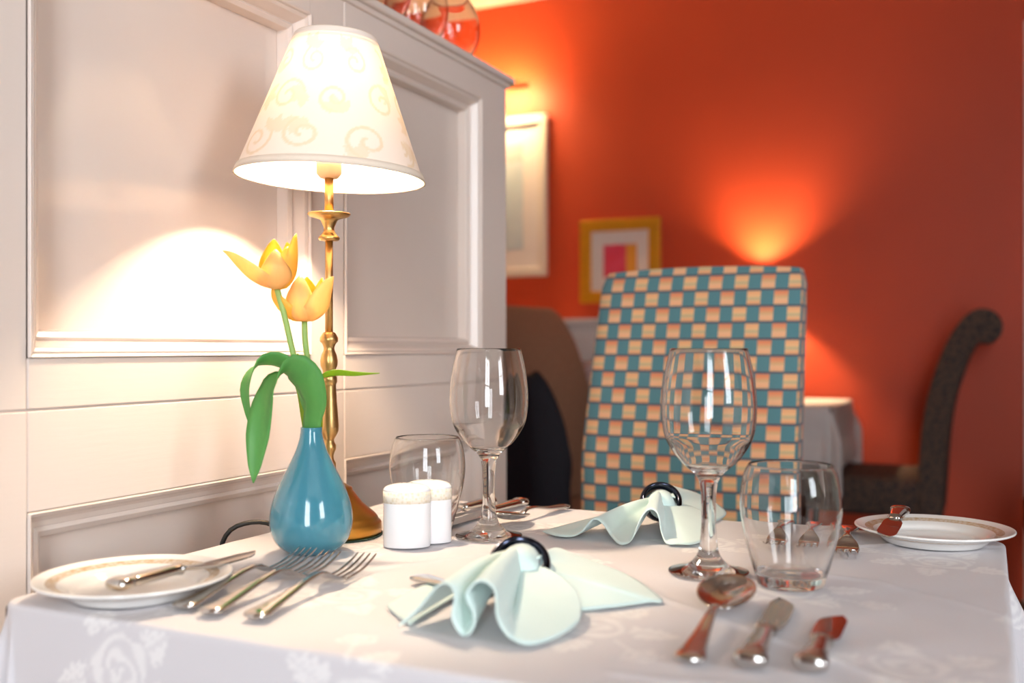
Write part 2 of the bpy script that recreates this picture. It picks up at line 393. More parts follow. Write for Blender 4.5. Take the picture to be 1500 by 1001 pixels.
for (a, b) in ((Y['p0'], Y['p1']), (Y['q0'], Y['q1'])):
    frame_moulding(a, b, ZM, ZT, PR)
    frame_moulding(a, b, .12, ZL, [(0, -.001), (.003, -.003), (.006, -.007), (.010, -.010), (.016, -.012), (.018, -.016), (.0185, -.013), (.022, -.012), (.026, -.0145), (.027, -.0238)], .95, 1.36)
box('cap', XW-TH-.05, XW+.012, Y['s0'], Y['e']+.012, 1.418, 1.430, M['paint'], wl, bev=.004, seg=3)
box('cap_moulding', XW-TH-.04, XW+.005, Y['s0'], Y['e']+.005, 1.410, 1.419, M['paint'], wl, bev=.003)
box('back_strip', XW-TH, XW-.0035, Y['s0']+.002, Y['e']-.002, ZG-.003, ZG+.003, M['paint'], wl, bev=0)
board('back_board', Y['s0'], Y['e'], 0, 1.412, back=TH+.04, face=-.0505)

# ================================================================== NEAR TABLE
TX0, TX1, TY0, TY1 = -.714, .016, .545, 1.172
tb = thing('dining_table', 'square dining table hidden under the white damask cloth', 'table', ((TX0+TX1)/2, (TY0+TY1)/2, 0))
hx, hy = (TX1-TX0)/2, (TY1-TY0)/2
box('table_top', -hx+.004, hx-.004, -hy+.004, hy-.004, TZ-.03, TZ-.004, M['wood'], tb, bev=.004)
for sx in (-1, 1):
    for sy in (-1, 1):
        V, Fc = lathe([(0, 0), (.018, 0), (.022, .05), (.026, .5), (.03, .70), (.03, TZ-.03), (0, TZ-.03)], 16)
        o = pyd('leg', V, Fc, M['wood'], tb); o.location = (sx*(hx-.06), sy*(hy-.06), 0)

def seg_dist(X, Y_, pts):
    D = np.full(X.shape, 9.0)
    for (ax, ay), (bx, by) in zip(pts[:-1], pts[1:]):
        dx, dy = bx-ax, by-ay; L = dx*dx+dy*dy+1e-12
        tt = np.clip(((X-ax)*dx+(Y_-ay)*dy)/L, 0, 1); D = np.minimum(D, np.hypot(X-ax-tt*dx, Y_-ay-tt*dy))
    return D
def sstep(a, b, x):
    tt = np.clip((x-a)/(b-a), 0, 1); return tt*tt*(3-2*tt)
def rose(X, Y_, cx, cy, R, rot):
    x, y = X-cx, Y_-cy; r = np.hypot(x, y)/R; th = np.arctan2(y, x)+rot
    lob = 1+.12*np.cos(5*th); ring = np.sin(r*15+1.3*np.sin(th*3+r*6)+.8*th)
    val = np.where(r < lob, .55+.45*np.sign(ring)*sstep(.0, .5, np.abs(ring)), 0)
    return np.clip(val, 0, 1)
def leaf2(X, Y_, cx, cy, L, W, ang):
    c, s = math.cos(ang), math.sin(ang); x = (X-cx)*c+(Y_-cy)*s; y = -(X-cx)*s+(Y_-cy)*c
    tt = np.clip(x/L, 0, 1); wd = W*np.sin(PI*tt**.8)*(1+.18*np.sin(x/L*38))
    m = ((x > 0) & (x < L) & (np.abs(y) < wd)).astype(float)
    vein = (np.abs(y) < .0012) | (np.abs(np.mod(x-np.abs(y)*1.2, L/5)) < .0011)
    return m*(1-.6*vein)
def weave(X, Y_):
    W = np.zeros_like(X); rnd = random.Random(2); P = .215
    for i in range(-6, 6):
        for j in range(-6, 6):
            cx = -.58+i*P+(.5*P if j % 2 else 0); cy = .51+j*P*.8; rot = rnd.random()*6
            if cx < X.min()-.1 or cx > X.max()+.1 or cy < Y_.min()-.1 or cy > Y_.max()+.1: continue
            g = leaf2(X, Y_, cx, cy, 1, 0, 0)
            for k in range(5):
                a = rot+k*1.257+rnd.uniform(-.2, .2)
                g = np.maximum(g, leaf2(X, Y_, cx+.020*math.cos(a), cy+.020*math.sin(a), rnd.uniform(.038, .052), .013, a))
            a = rot+.6; sx, sy = cx+.075*math.cos(a), cy+.075*math.sin(a)
            g = np.maximum(g, rose(X, Y_, sx, sy, .014, rot))
            g = np.maximum(g, (seg_dist(X, Y_, [(cx, cy), (sx, sy)]) < .0015)*.8)
            inr = np.hypot(X-cx, Y_-cy) < .034
            W = np.where(inr, rose(X, Y_, cx, cy, .030, rot), np.maximum(W, g))
    return np.clip(W, 0, 1)
def make_cloth(name, x0, x1, y0, y1, z, drop, step, rc, m, creases=(), flare=.03, folds=.012, mask=True, drop_left=None):
    gx = np.arange(x0-drop, x1+drop+1e-6, step); gy = np.arange(y0-drop, y1+drop+1e-6, step)
    X, Yg = np.meshgrid(gx, gy, indexing='ij'); rr = .004
    Q = np.clip(X, x0+rc, x1-rc); R_ = np.clip(Yg, y0+rc, y1-rc); ex, ey = X-Q, Yg-R_; L = np.hypot(ex, ey)+1e-9
    nx_, ny_ = ex/L, ey/L; L2 = np.maximum(L-rc+rr, 0); Lin = np.minimum(L, rc-rr)
    ang = np.minimum(L2/rr, PI/2); arc = rr*np.sin(ang); down = rr*(1-np.cos(ang)) + np.maximum(L2-rr*PI/2, 0)
    th = np.arctan2(ey, ex); cor = np.abs(np.sin(2*th))*(L > 1e-6)
    out = Lin+arc+flare*down*(1-cor)+folds*sstep(0, .12, down)*(np.sin(X*41+1.0)*.5+np.sin(Yg*37)*.5)*(1-cor)*.35 + cor*sstep(0, .14, down)*(.02+.035*np.cos(8*th))
    out = np.maximum(out, Lin+arc)
    PX, PY, PZ = Q+nx_*out, R_+ny_*out, z-down*(1-.05*cor)
    top = (L2 <= 0)
    for pts, hgt, wid in creases:
        dd = seg_dist(X, Yg, pts); PZ = PZ+top*hgt*np.exp(-(dd/wid)**2)
    if mask: PZ = PZ+top*.0003*(np.sin(X*70+3*np.sin(Yg*31))+np.sin(Yg*55+2*np.sin(X*43)))
    if drop_left is not None:
        PX = np.maximum(PX, drop_left)
    n1, n2 = X.shape; V = np.stack([PX, PY, PZ], -1).reshape(-1, 3)
    I = np.arange(n1*n2).reshape(n1, n2)
    Fq = np.stack([I[:-1, :-1], I[1:, :-1], I[1:, 1:], I[:-1, 1:]], -1).reshape(-1, 4)
    me = bpy.data.meshes.new(name); me.vertices.add(len(V)); me.vertices.foreach_set('co', V.ravel())
    me.loops.add(Fq.size); me.loops.foreach_set('vertex_index', Fq.ravel().astype(np.int32))
    me.polygons.add(len(Fq)); me.polygons.foreach_set('loop_start', (np.arange(len(Fq))*4).astype(np.int32)); me.update(calc_edges=True)
    if mask:
        at_ = me.attributes.new('weave', 'FLOAT', 'POINT'); at_.data.foreach_set('value', weave(X, Yg).ravel().astype(np.float32))
    return link(name, me, m)
cz = lambda *p: [tuple(on(u, v)[:2]) for u, v in p]
cl = make_cloth('tablecloth', TX0, TX1, TY0, TY1, TZ-.0012, .24, .0022, .022, M['damask'],
    creases=((cz((967, 875), (1080, 915), (1320, 1001), (1380, 1024)), .0022, .004), (cz((900, 985), (1150, 1012)), .0015, .004),
             (cz((735, 800), (860, 812), (960, 870)), .0016, .005), (cz((1240, 800), (1330, 795), (1480, 800)), .0014, .005),
             (cz((1100, 830), (1280, 850), (1470, 900)), .0012, .006), (cz((560, 830), (700, 812)), .0012, .005)), drop_left=XW+.006)
tag(cl, 'white damask rose patterned tablecloth on the table in front', 'tablecloth')

# ------------------------------------------------------------------ plates
def plate(name, label, loc):
    p = thing(name, label, 'plate', loc, group='side plates at the two place settings')
    pr = smooth_prof([(.0, .004), (.04, .0042), (.0505, .0055), (.056, .010), (.064, .0135), (.076, .0165), (.0825, .0182), (.0838, .0175), (.083, .0158),
                      (.074, .0128), (.062, .0085), (.055, .003), (.052, .0005), (.048, .0), (.046, .0015), (0, .002)], 4)
    V, Fc = lathe([(max(a, 0), b) for a, b in pr], 72); pyd('dish', V, Fc, M['china'], p); p.scale = (.92, .92, .92); return p
PL1 = on(197, 838, TZ+.018); PL1.z = TZ
PL2 = on(1367, 769, TZ+.018); PL2.z = TZ
plate('side_plate', 'white side plate with a beige rim band at the near left corner', PL1)
plate('side_plate', 'white side plate with a beige rim band at the far right corner', PL2)

# ------------------------------------------------------------------ cutlery, local +y from handle end to tip
def make_fork(label, loc, rz, group):
    f = thing('fork', label, 'fork', loc, rz, group)
    L = .19
    hd = smooth_prof([(0, .0035, .0035, .0012), (.0025, .0036, .0095, .0024), (.010, .0040, .0105, .0027), (.020, .0048, .0088, .0024), (.045, .0075, .0060, .0020), (.075, .0115, .0038, .0018),
                      (.097, .0134, .0033, .0018), (.110, .0120, .0036, .0016)], 5)
    V, Fc = sweep(hd, 14); pyd('handle', V, Fc, M['steel'], f)
    hs = smooth_prof([(.103, .0133, .003, .0016), (.111, .0114, .006, .0012), (.118, .0075, .0100, .0010), (.126, .0044, .0116, .0010), (.133, .0033, .0118, .0010)], 5)
    V, Fc = sweep(hs, 16); pyd('head', V, Fc, M['steel'], f)
    for k in range(4):
        xc = (-1.5+k)*.0064
        ts = smooth_prof([(.130, .0034, .0020, .0010, xc), (.140, .0034, .0015, .0010, xc), (.160, .0050, .0013, .0010, xc), (.178, .0090, .0011, .0008, xc*.97), (.188, .0122, .0008, .0007, xc*.95), (.191, .0132, .0003, .0003, xc*.94)], 4)
        V, Fc = sweep(ts, 8); pyd('tine', V, Fc, M['steel'], f)
    return f
def make_knife(label, loc, rz, L, group, name='knife', tilt=0.0, flip=1):
    f = thing(name, label, 'knife', loc, rz, group); h = L*.43
    hs = smooth_prof([(0, .0055, .003, .002), (.0015, .0055, .0092, .0045), (.007, .0056, .0108, .0054), (.013, .0056, .0098, .0050), (.016, .0056, .0078, .0042), (.020, .0056, .0085, .0046),
                      (h*.5, .0055, .0078, .0046), (h*.8, .0054, .0064, .0042), (h*.90, .0054, .0066, .0044), (h*.93, .0054, .0078, .0050), (h*.96, .0054, .0062, .0040), (h, .0052, .0052, .0030)], 4)
    V, Fc = sweep(hs, 16, 2.6); pyd('handle', V, Fc, M['steel'], f)
    n = 18; V, Fc = [], []
    for i in range(n+1):
        q = i/n; y = h-.002+(L-h)*q
        sp = .0055+.0035*min(1, q*8)+.0018*math.sin(PI*q) - .0135*max(0, (q-.72)/.28)**2.0        # spine side
        ed = -.0052-.0040*min(1, q*6)
        ed = ed if q < .82 else ed+.004*((q-.82)/.18)**1.5
        if q > .96: sp = max(sp, ed+.0008)
        z = .0052-.0028*min(1, q*3); th = .0011*(1-.5*q)
        V += [(flip*sp, y, z+th), (flip*(sp*.2+ed*.8), y, z+th*.8), (flip*ed, y, z), (flip*(sp*.2+ed*.8), y, z-th*.8), (flip*sp, y, z-th)]
    for i in range(n):
        for k in range(5):
            k2 = (k+1) % 5; Fc.append((i*5+k, i*5+k2, (i+1)*5+k2, (i+1)*5+k))
    Fc += [tuple(range(5)), tuple(range(n*5, n*5+5))]
    b = pyd('blade', V, Fc, M['steel'], f); md = b.modifiers.new('crease', 'EDGE_SPLIT'); md.split_angle = math.radians(50)
    f.rotation_euler = (tilt, 0, rz); return f
def make_spoon(label, loc, rz, group, L=.190, name='spoon', bw=.0220, bl=.074):
    f = thing(name, label, 'spoon', loc, rz, group); n0 = L-bl
    hs = smooth_prof([(0, .0035, .0035, .0012), (.0025, .0036, .0095, .0024), (.010, .0040, .0105, .0027), (.020, .0048, .0088, .0024), (.05, .0075, .0060, .0020), (n0*.75, .0115, .0038, .0018), (n0*.93, .0118, .0034, .0018), (n0+.004, .0085, .0045, .0013)], 5)
    V, Fc = sweep(hs, 14); pyd('handle', V, Fc, M['steel'], f)
    Pts = []; nr, na = 12, 40
    for i in range(nr+1):
        r = i/nr; row_ = []
        for k in range(na+1):
            a = 2*PI*k/na; cy_ = math.cos(a); x = bw*math.sin(a)*(1-.14*cy_)*r; y = n0+bl/2+bl/2*cy_*r*-1
            yl = (y-n0)/bl; z = .0075+.0095*yl-.0105*(1-r*r)+.0032*(1-yl)*yl*4*(1-r*r)+.0006; row_.append((x, y, z))
        Pts.append(row_)
    V, Fc = grid(Pts); o = pyd('bowl', V, Fc, M['steel'], f, recalc=False); solid(o, .0012, 0)
    return f
ZC = TZ+.0006
def lay(u, v, z, uu, vv_, zz):         # handle-end pixel and tip pixel -> base point, heading
    a, b = on(u, v, z), on(uu, vv_, zz); return Vector((a.x, a.y, ZC)), math.atan2(-(b.x-a.x), b.y-a.y), (b-a).length
NEAR, FAR = 'cutlery of the near place setting', 'cutlery of the far place setting'
for (a, b, lab) in (((263, 889), (434, 809), 'left fork of the three beside the near side plate'), ((302, 897), (491, 806), 'middle fork of the three beside the near side plate'),
                    ((369, 904), (530, 815), 'right fork of the three, nearest the front mint napkin')):
    p, rz, L = lay(*a, TZ+.004, *b, TZ+.013); make_fork('steel ' + lab, p, rz, NEAR)
p, rz, L = lay(1007, 968, TZ+.004, 1074, 852, TZ+.012); make_spoon('steel dessert spoon with an amber glint beside the near knives', p, rz, NEAR)
p, rz, L = lay(1097, 970, TZ+.006, 1150, 874, TZ+.004); make_knife('long steel table knife between the spoon and the short knife in front', p, rz, L, NEAR)
p, rz, L = lay(1186, 975, TZ+.006, 1226, 899, TZ+.004); make_knife('short steel knife, rightmost of the near cutlery', p, rz, L, NEAR, flip=-1)
# knives lying across the two side plates (on their rims)
def plate_knife(label, c, a, b, L):
    p0, p1 = on(*a, TZ+.026), on(*b, TZ+.02); d = Vector((p1.x-p0.x, p1.y-p0.y, 0)).normalized()
    k = make_knife(label, Vector((p0.x, p0.y, TZ+.0146)), math.atan2(-d.x, d.y), L, 'butter knives on the side plates', 'butter_knife'); return k
plate_knife('steel butter knife lying across the near left side plate', PL1, (164, 847), (380, 803), .165)
p1 = on(1296, 781, TZ+.021); p0 = on(1322, 742, TZ+.021); d = (p0-p1); d.z = 0; d.normalize(); p0 = p1+d*.165
make_knife('steel butter knife with an orange reflection on the far right side plate', Vector((p0.x, p0.y, TZ+.0150)), math.atan2(d.x, -d.y), .165, 'butter knives on the side plates', 'butter_knife')
# far setting
for x, yy, lab in ((-.138, 1.155, 'steel fork of the far setting nearest the far side plate'), (-.172, 1.155, 'steel middle fork of the far setting seen through the right tumbler'),
                   (-.206, 1.155, 'steel fork of the far setting behind the right wine glass')):
    make_fork(lab, (x, yy, ZC), PI+.10, FAR)
make_spoon('steel spoon at the far edge behind the left wine glass stem', (-.478, 1.160, ZC), PI-.10, FAR, L=.165, bw=.022, bl=.064)
make_knife('long steel knife of the far setting behind the left wine glass', (-.535, 1.160, ZC), PI-.08, .205, FAR)
make_knife('short steel knife of the far setting next to the left tumbler', (-.575, 1.150, ZC), PI-.08, .17, FAR)
# handle peeping out behind the front napkin
p, rz, L = lay(612, 845, TZ+.004, 680, 872, TZ+.004); make_spoon('small spoon with its handle end peeping out behind the front napkin', p, rz, None, L=.125, name='teaspoon', bw=.014, bl=.040)

# ------------------------------------------------------------------ vase and lamp
def from_px(rows, vbase, d, k):        # helper for turned profiles measured as (half width px, row px)
    return [(hw*d/F/k, (vbase-r)*d/F) for hw, r in rows]
VP = on(456, 808); 
v = thing('vase', 'teal glazed bottle vase holding yellow tulips', 'vase', VP)
po = [(0, .0), (.020, .0), (.0235, .0010), (.030, .005), (.0365, .013), (.0400, .024), (.0405, .034), (.0390, .045), (.0350, .058), (.0294, .071), (.0222, .085), (.0160, .098), (.0120, .110), (.0106, .118), (.0106, .1215)]
pi_ = [(.0104, .1225), (.0092, .1222), (.0088, .119), (.0095, .110), (.0135, .098), (.0197, .085), (.027, .071), (.0325, .058), (.0365, .045), (.038, .034), (.0375, .024), (.033, .012), (.02, .005), (0, .004)]
V, Fc = lathe([tuple(p) for p in smooth_prof(po, 5)] + [tuple(p) for p in smooth_prof(pi_, 4)], 64); V = [(x, y, z) for x, y, z in V]
pyd('body', V, Fc, M['vase'], v)

LD = 1.085; LP = at(482, 511, LD); LP.z = TZ
def zpx(vv_): return CAMZ-(vv_-HZ)*LD/F-TZ
def shade_scrolls(TH_, Tt):
    S = np.zeros_like(TH_); rnd = random.Random(7)
    def spiral(cx, cy, r0, turns, rot, sgn, wd):
        nonlocal S
        pts = []
        for i in range(46):
            q = i/45; a = rot+sgn*turns*2*PI*q; r = r0*(1-.82*q); pts.append((cx+r*math.cos(a), cy+r*math.sin(a)))
        D = seg_dist(TH_, Tt, pts); S = np.maximum(S, 1-sstep(wd*.7, wd*1.25, D))
        return pts
    for row_, cy in ((0, .030), (1, .078), (2, .122)):
        nn = 9
        for i in range(nn):
            cx = (i+.5*(row_ % 2))*.47/nn*1.0+rnd.uniform(-.005, .005); sg = 1 if (i+row_) % 2 else -1
            pts = spiral(cx, cy+rnd.uniform(-.006, .006), rnd.uniform(.016, .022), 1.35, rnd.uniform(0, 6.28), sg, .0017)
            a = rnd.uniform(0, 6.28)
            for b in (0, .9, 1.8):
                S = np.maximum(S, (leaf2(TH_, Tt, pts[0][0], pts[0][1], .020, .0055, a+b) > 0)*.75)
    return S
def make_lamp(label, loc, tilt, bulb):
    l = thing('table_lamp', label, 'lamp', loc, group='brass table lamps')
    b = [(0, .0), (.054, .0), (.0565, .001), (.0565, .0115), (.0555, .0135), (.0525, .015), (.0525, .0175), (.050, .021), (.044, .026), (.036, .033), (.029, .042), (.025, .047), (.0245, .050), (.0205, .052), (.014, .056), (0, .056)]
    V, Fc = lathe(b, 56); pyd('base', V, Fc, M['brass_base'], l)
    V, Fc = lathe([(.050, -.0008), (.0575, -.0008), (.0575, .0008), (.050, .0008)], 48, closed=True); pyd('felt_pad', V, Fc, M['felt'], l)
    k = .000376
    ys = [(14, 820), (19, 780), (20, 715), (20, 704), (14, 694), (13, 682), (15, 674), (20, 664), (20, 652), (15, 644), (14, 636), (19, 628), (27, 612), (28, 598), (26, 570), (22, 520), (20, 484), (20, 476),
          (23, 472), (23, 458), (20, 452), (17, 446), (18, 438), (24, 424), (25, 410), (22, 394), (16, 380), (15, 372), (20, 360), (26, 354), (26, 344), (19, 332), (16, 328), (9.5, 326)]
    prof = [(a*k, zpx(320+y/1.963)) for a, y in ys]; prof[0] = (.014, .05)
    V, Fc = lathe(prof, 32); pyd('column', V, Fc, M['brass'], l)
    zt = zpx(320+330/1.963)
    z_pan = zpx(316); k2 = LD/F/2.502
    V, Fc = lathe([(0, zt-.002), (.0042, zt-.002), (.0042, z_pan-.026), (0, z_pan-.026)], 20); pyd('rod', V, Fc, M['brass'], l)
    V, Fc = lathe([(0, z_pan-.028), (.0100, z_pan-.027), (.0114, z_pan-.0255), (.0114, z_pan-.0235), (.0085, z_pan-.021), (.0058, z_pan-.017), (.0056, z_pan-.013), (.0078, z_pan-.008), (.0092, z_pan-.005),
                   (.012, z_pan-.0035), (.021, z_pan-.001), (.0232, z_pan+.0012), (.0230, z_pan+.0022), (.018, z_pan+.0008), (.006, z_pan+.0005), (0, z_pan+.0005)], 40); pyd('drip_pan', V, Fc, M['brass'], l)
    zs = zpx(20+600/2.502)
    V, Fc = lathe([(0, z_pan), (.0048, z_pan), (.0048, zs), (0, zs)], 20); pyd('candle_tube', V, Fc, M['brass'], l)
    V, Fc = lathe([(0, zs-.001), (.0095, zs-.001), (.0135, zs+.0035), (.0138, zs+.026), (0, zs+.026)], 28); pyd('bulb_holder', V, Fc, M['candle'], l)
    zb = zs+.072
    V, Fc = lathe([(0, zs+.025), (.0115, zs+.025), (.0105, zb), (0, zb)], 24); pyd('candle_sleeve', V, Fc, M['candle'], l)
    V, Fc = lathe([(0, zb), (.007, zb+.001), (.010, zb+.008), (.0185, zb+.018), (.0200, zb+.027), (.0180, zb+.037), (.011, zb+.046), (0, zb+.050)], 28); pyd('bulb', V, Fc, bulb, l)
    # shade: fabric cone with bound edges, carried by a wire ring
    r0, r1, h = .1005, .0445, zpx(57)-zpx(262); z0 = zpx(262)
    n, mz = 300, 84
    TH_, Tt = np.meshgrid(np.linspace(0, 2*PI, n, endpoint=False), np.linspace(0, 1, mz), indexing='ij')
    Rr = r0+(r1-r0)*Tt; V = np.stack([Rr*np.cos(TH_), Rr*np.sin(TH_), (Tt-.0)*h], -1).reshape(-1, 3)
    Fc = [(i*mz+j, ((i+1) % n)*mz+j, ((i+1) % n)*mz+j+1, i*mz+j+1) for i in range(n) for j in range(mz-1)]
    sh = pyd('lamp_shade', V, Fc, M['shade'], l, recalc=False); sh.location = (0, 0, z0)
    s = shade_scrolls(np.mod(TH_, 2*PI)*.0725, Tt*.158); a_ = sh.data.attributes.new('scroll', 'FLOAT', 'POINT'); a_.data.foreach_set('value', s.ravel().astype(np.float32))
    for rr, zz, hh in ((r0, .0035, .0042), (r1, h-.0025, .0036)):
        V, Fc = lathe([(rr+.0006-.01*0+(r1-r0)*(dz)/h if True else 0, zz+dz) for dz in (-hh, hh)] + [(rr-.0012+(r1-r0)*dz/h, zz+dz) for dz in (hh, -hh)], 96, closed=True)
        pyd('binding', V, Fc, M['shade_trim'], sh)
    V, Fc = lathe([(r1*.98+.0012*math.cos(a), h-.012+.0012*math.sin(a)) for a in np.linspace(0, 2*PI, 8, endpoint=False)], 48, closed=True)
    for a in (0, 2.1, 4.2):
        tv, tf = tube([(r1*.98*math.cos(a), r1*.98*math.sin(a), h-.012), (.013*math.cos(a), .013*math.sin(a), .02)], .0011, 6); o_ = len(V); V += [tuple(x) for x in tv]; Fc += [tuple(i+o_ for i in f) for f in tf]
    pyd('shade_carrier', V, Fc, M['brass'], sh, recalc=False)
    q = Matrix.Rotation(tilt, 4, FWD); sh.rotation_euler = q.to_euler(); sh.location.x += .002
    return l
M['felt'] = plain('green_felt', '#22382c', .9); M['candle'] = plain('cream_bulb_holder', '#d9c3a0', .4)
lamp = make_lamp('brass table lamp with a cream scroll patterned shade behind the tulip vase', LP, math.radians(2.2), M['bulb'])
c = resample([(-.050, -.020, .005), (-.062, -.032, .0125), (-.076, -.046, .0125), (-.089, -.057, .004), (-.0955, -.062, -.02), (-.097, -.062, -.1), (-.097, -.062, -.4)], 60)
V, Fc = tube([Vector(x) for x in c], .0026, 8); pyd('cord', V, Fc, M['cord'], lamp)

# ------------------------------------------------------------------ salt and pepper
def shaker(label, u, v_, rz):
    s = thing('shaker', label, 'shaker', on(u, v_), rz, 'salt and pepper pair')
    b = smooth_prof([(0, 0), (.021, 0), (.0232, .0008), (.0238, .003), (.0238, .03), (.0238, .055), (.0232, .0585), (.020, .0612), (.012, .0632), (0, .0640)], 4)
    V, Fc = lathe([(max(a, 0), z) for a, z in b], 48, ex=1, ey=.72); pyd('body', V, Fc, M['china_plain'], s)
    V, Fc = lathe([(.0242, .0445), (.0242, .0560), (.0236, .0560), (.0236, .0445)], 48, closed=True, ex=1, ey=.725); pyd('band', V, Fc, M['band'], s)
    for k in range(3):
        V, Fc = lathe([(0, .0635), (.0008, .0640), (0, .0642)], 8); o = pyd('hole', V, Fc, M['cord'], s); o.location = ((k-1)*.005, 0, 0)
    return s
shaker('white china shaker with a beige band, front one of the pair', 596, 800, YAW+.05)
shaker('white china shaker with a beige band, partly hidden behind the other', 628, 793, YAW-.1)

# ------------------------------------------------------------------ glasses
def glass_mesh(outer, inner, n=64):
    return lathe([tuple(p) for p in outer]+[tuple(p) for p in inner], n)
k = .000246
rows = [(140, 92), (153, 150), (163, 205), (170, 270), (171, 320), (167, 370), (157, 415), (137, 455), (108, 495), (76, 525), (48, 550), (34, 575)]
def make_wine(label, loc):
    g = thing('wine_glass', label, 'wine glass', loc, group='clear stemmed wine glasses')
    z = lambda y: (905-y)*k
    out = [(a*k, z(y)) for a, y in rows]; out[0] = (.0342, .1995)
    so = smooth_prof(out[::-1], 4)
    st = smooth_prof([(0, 0), (.030, 0), (.0350, .0004), (.0356, .0014), (.0345, .0022), (.026, .0040), (.019, .0065), (.0140, .0110), (.0105, .0155), (.0080, .0240), (.0066, .040), (.0064, .055), (.0068, .070), (.0078, .0785)], 5)
    inn = [(a*k-.0011, z(y)) for a, y in rows[:7]] + [(a*k-.0014, z(y)+.0012) for a, y in rows[7:10]] + [(.0070, z(524)), (0, z(530))]; inn[0] = (.0332, .1995)
    si = smooth_prof(inn, 4)
    V, Fc = glass_mesh(list(st)+list(so)+[np.array((.0337, .2003))], si); pyd('body', [(max(x, -1), y, zz) for x, y, zz in V], Fc, M['glass'], g); return g
make_wine('clear wine glass beside the white shakers', on(716, 786))
make_wine('clear wine glass in front of the chequered chair', on(1038, 839))
def make_tumbler(label, loc):
    g = thing('tumbler', label, 'tumbler', loc, group='clear barrel tumblers')
    out = [(0, .0005), (.020, .0), (.0262, .0006), (.0278, .0022), (.0300, .010), (.0345, .026), (.0390, .044), (.0416, .060), (.0421, .070), (.0412, .082), (.0388, .094), (.0352, .1015)]
    inn = [(.0343, .1015), (.0378, .094), (.0402, .082), (.0411, .070), (.0406, .060), (.0379, .044), (.0333, .027), (.0288, .0135), (.0265, .0105), (.015, .0088), (0, .0085)]
    V, Fc = glass_mesh(list(smooth_prof(out, 4))+[np.array((.0347, .1022))], smooth_prof(inn, 4)); pyd('body', V, Fc, M['glass'], g); return g
make_tumbler('clear barrel tumbler behind the white shakers', on(626, 775))
make_tumbler('clear barrel tumbler in front, right of the right wine glass', on(1158, 857))
def make_bowl(label, y):
    g = thing('glass_bowl', label, 'glass bowl', (XW-.045, y, 1.4302), group='round glasses on the partition')
    out = [(0, 0), (.018, 0), (.026, .003), (.040, .016), (.0485, .036), (.0505, .055), (.047, .075), (.038, .095), (.030, .106)]
    inn = [(.0285, .106), (.0365, .094), (.0455, .075), (.049, .055), (.047, .036), (.0385, .0175), (.024, .006), (0, .005)]
    V, Fc = glass_mesh(smooth_prof(out, 4), smooth_prof(inn, 4), 48); pyd('body', V, Fc, M['glass'], g)
for y, lab in ((1.475, 'round clear glass at the end of the panelled partition ledge'), (1.365, 'second round clear glass from the end of the partition ledge'),
               (1.255, 'third round clear glass from the end of the partition ledge'), (1.145, 'fourth round clear glass from the end, cut off by the top edge')):
    make_bowl(lab, y)

# ------------------------------------------------------------------ tulips
def petal(parent, base, phi, ctrl, W, m, curl=.9):
    d = -FWD*math.cos(phi)+RIGHT*math.sin(phi); tdir = -FWD*math.sin(phi)*-1*-1+RIGHT*math.cos(phi)
    tdir = UP.cross(d).normalized()
    C = resample([(0.001, 0)] + list(ctrl), 17); Pts = []
    for i in range(17):
        q = i/16; r, z = C[i]; wd = W*(math.sin(PI*min(1, q*.94+.045)**.80))**.72*(1 if q < .97 else .55); wd *= 1.08; row_ = []
        # local normal in the r,z plane
        a, b = C[max(i-1, 0)], C[min(i+1, 16)]; tr, tz = b-a; L = math.hypot(tr, tz); nr, nz = -tz/L, tr/L
        for j in range(11):
            s = -1+2*j/10; off = curl*wd*(s*s)*.62
            p = base+d*(r+nr*off)+UP*(z+nz*off)+tdir*(wd*(s-.12*s**3)); row_.append(p)
        Pts.append(row_)
    V, Fc = grid(Pts); o = pyd('petal', [p-parent.location for p in V], Fc, m, parent, recalc=False); solid(o, .0007, 0); return o
def ribbon(name, parent, pts, W, m, widen, fold=.35, n=30, shape=lambda q: math.sin(PI*(q*.93+.07)**.9)**.8):
    C = [Vector(p) for p in resample(pts, n)]; Wd = resample([tuple(x) for x in widen], n) ; Pts = []
    for i in range(n):
        q = i/(n-1); t_ = (C[min(i+1, n-1)]-C[max(i-1, 0)]).normalized(); s_ = Vector(Wd[i]); s_ = (s_-t_*s_.dot(t_)).normalized(); nn = t_.cross(s_)
        wd = W*max(shape(q), .03)
        Pts.append([C[i]+s_*wd*k_+nn*abs(k_)**1.5*wd*fold for k_ in (-1, -.66, -.33, 0, .33, .66, 1)])
    V, Fc = grid(Pts); o = pyd(name, [p-parent.location for p in V], Fc, m, parent, recalc=False); solid(o, .0009, 0); return o
TD = VP.dot(FWD)                       # depth of the vase
mouth = VP+Vector((0, 0, .121))
tA = thing('tulip', 'open yellow tulip with a flared petal, taller of the two in the vase', 'tulip', VP+Vector((0, 0, .03)), group='yellow tulips')
tB = thing('tulip', 'yellow tulip in the vase, lower bloom in front of the brass lamp', 'tulip', VP+Vector((0, 0, .03)), group='yellow tulips')
bA, bB = at(406, 424, TD-.012), at(446, 471, TD+.006)
for T, pts in ((tA, [VP+Vector((.003, .002, .04)), mouth+RIGHT*.0015+UP*.002, at(447, 580, TD-.002), at(430, 520, TD-.006), at(416, 460, TD-.01), bA]),
               (tB, [VP+Vector((-.003, .004, .04)), mouth+RIGHT*-.001+FWD*.004, at(456, 590, TD+.006), at(452, 540, TD+.006), at(447, 500, TD+.006), bB])):
    P = resample([tuple(p) for p in pts], 24); V, Fc = tube([Vector(p)-T.location for p in P], .0030, 10); pyd('stem', V, Fc, M['stem'], T)
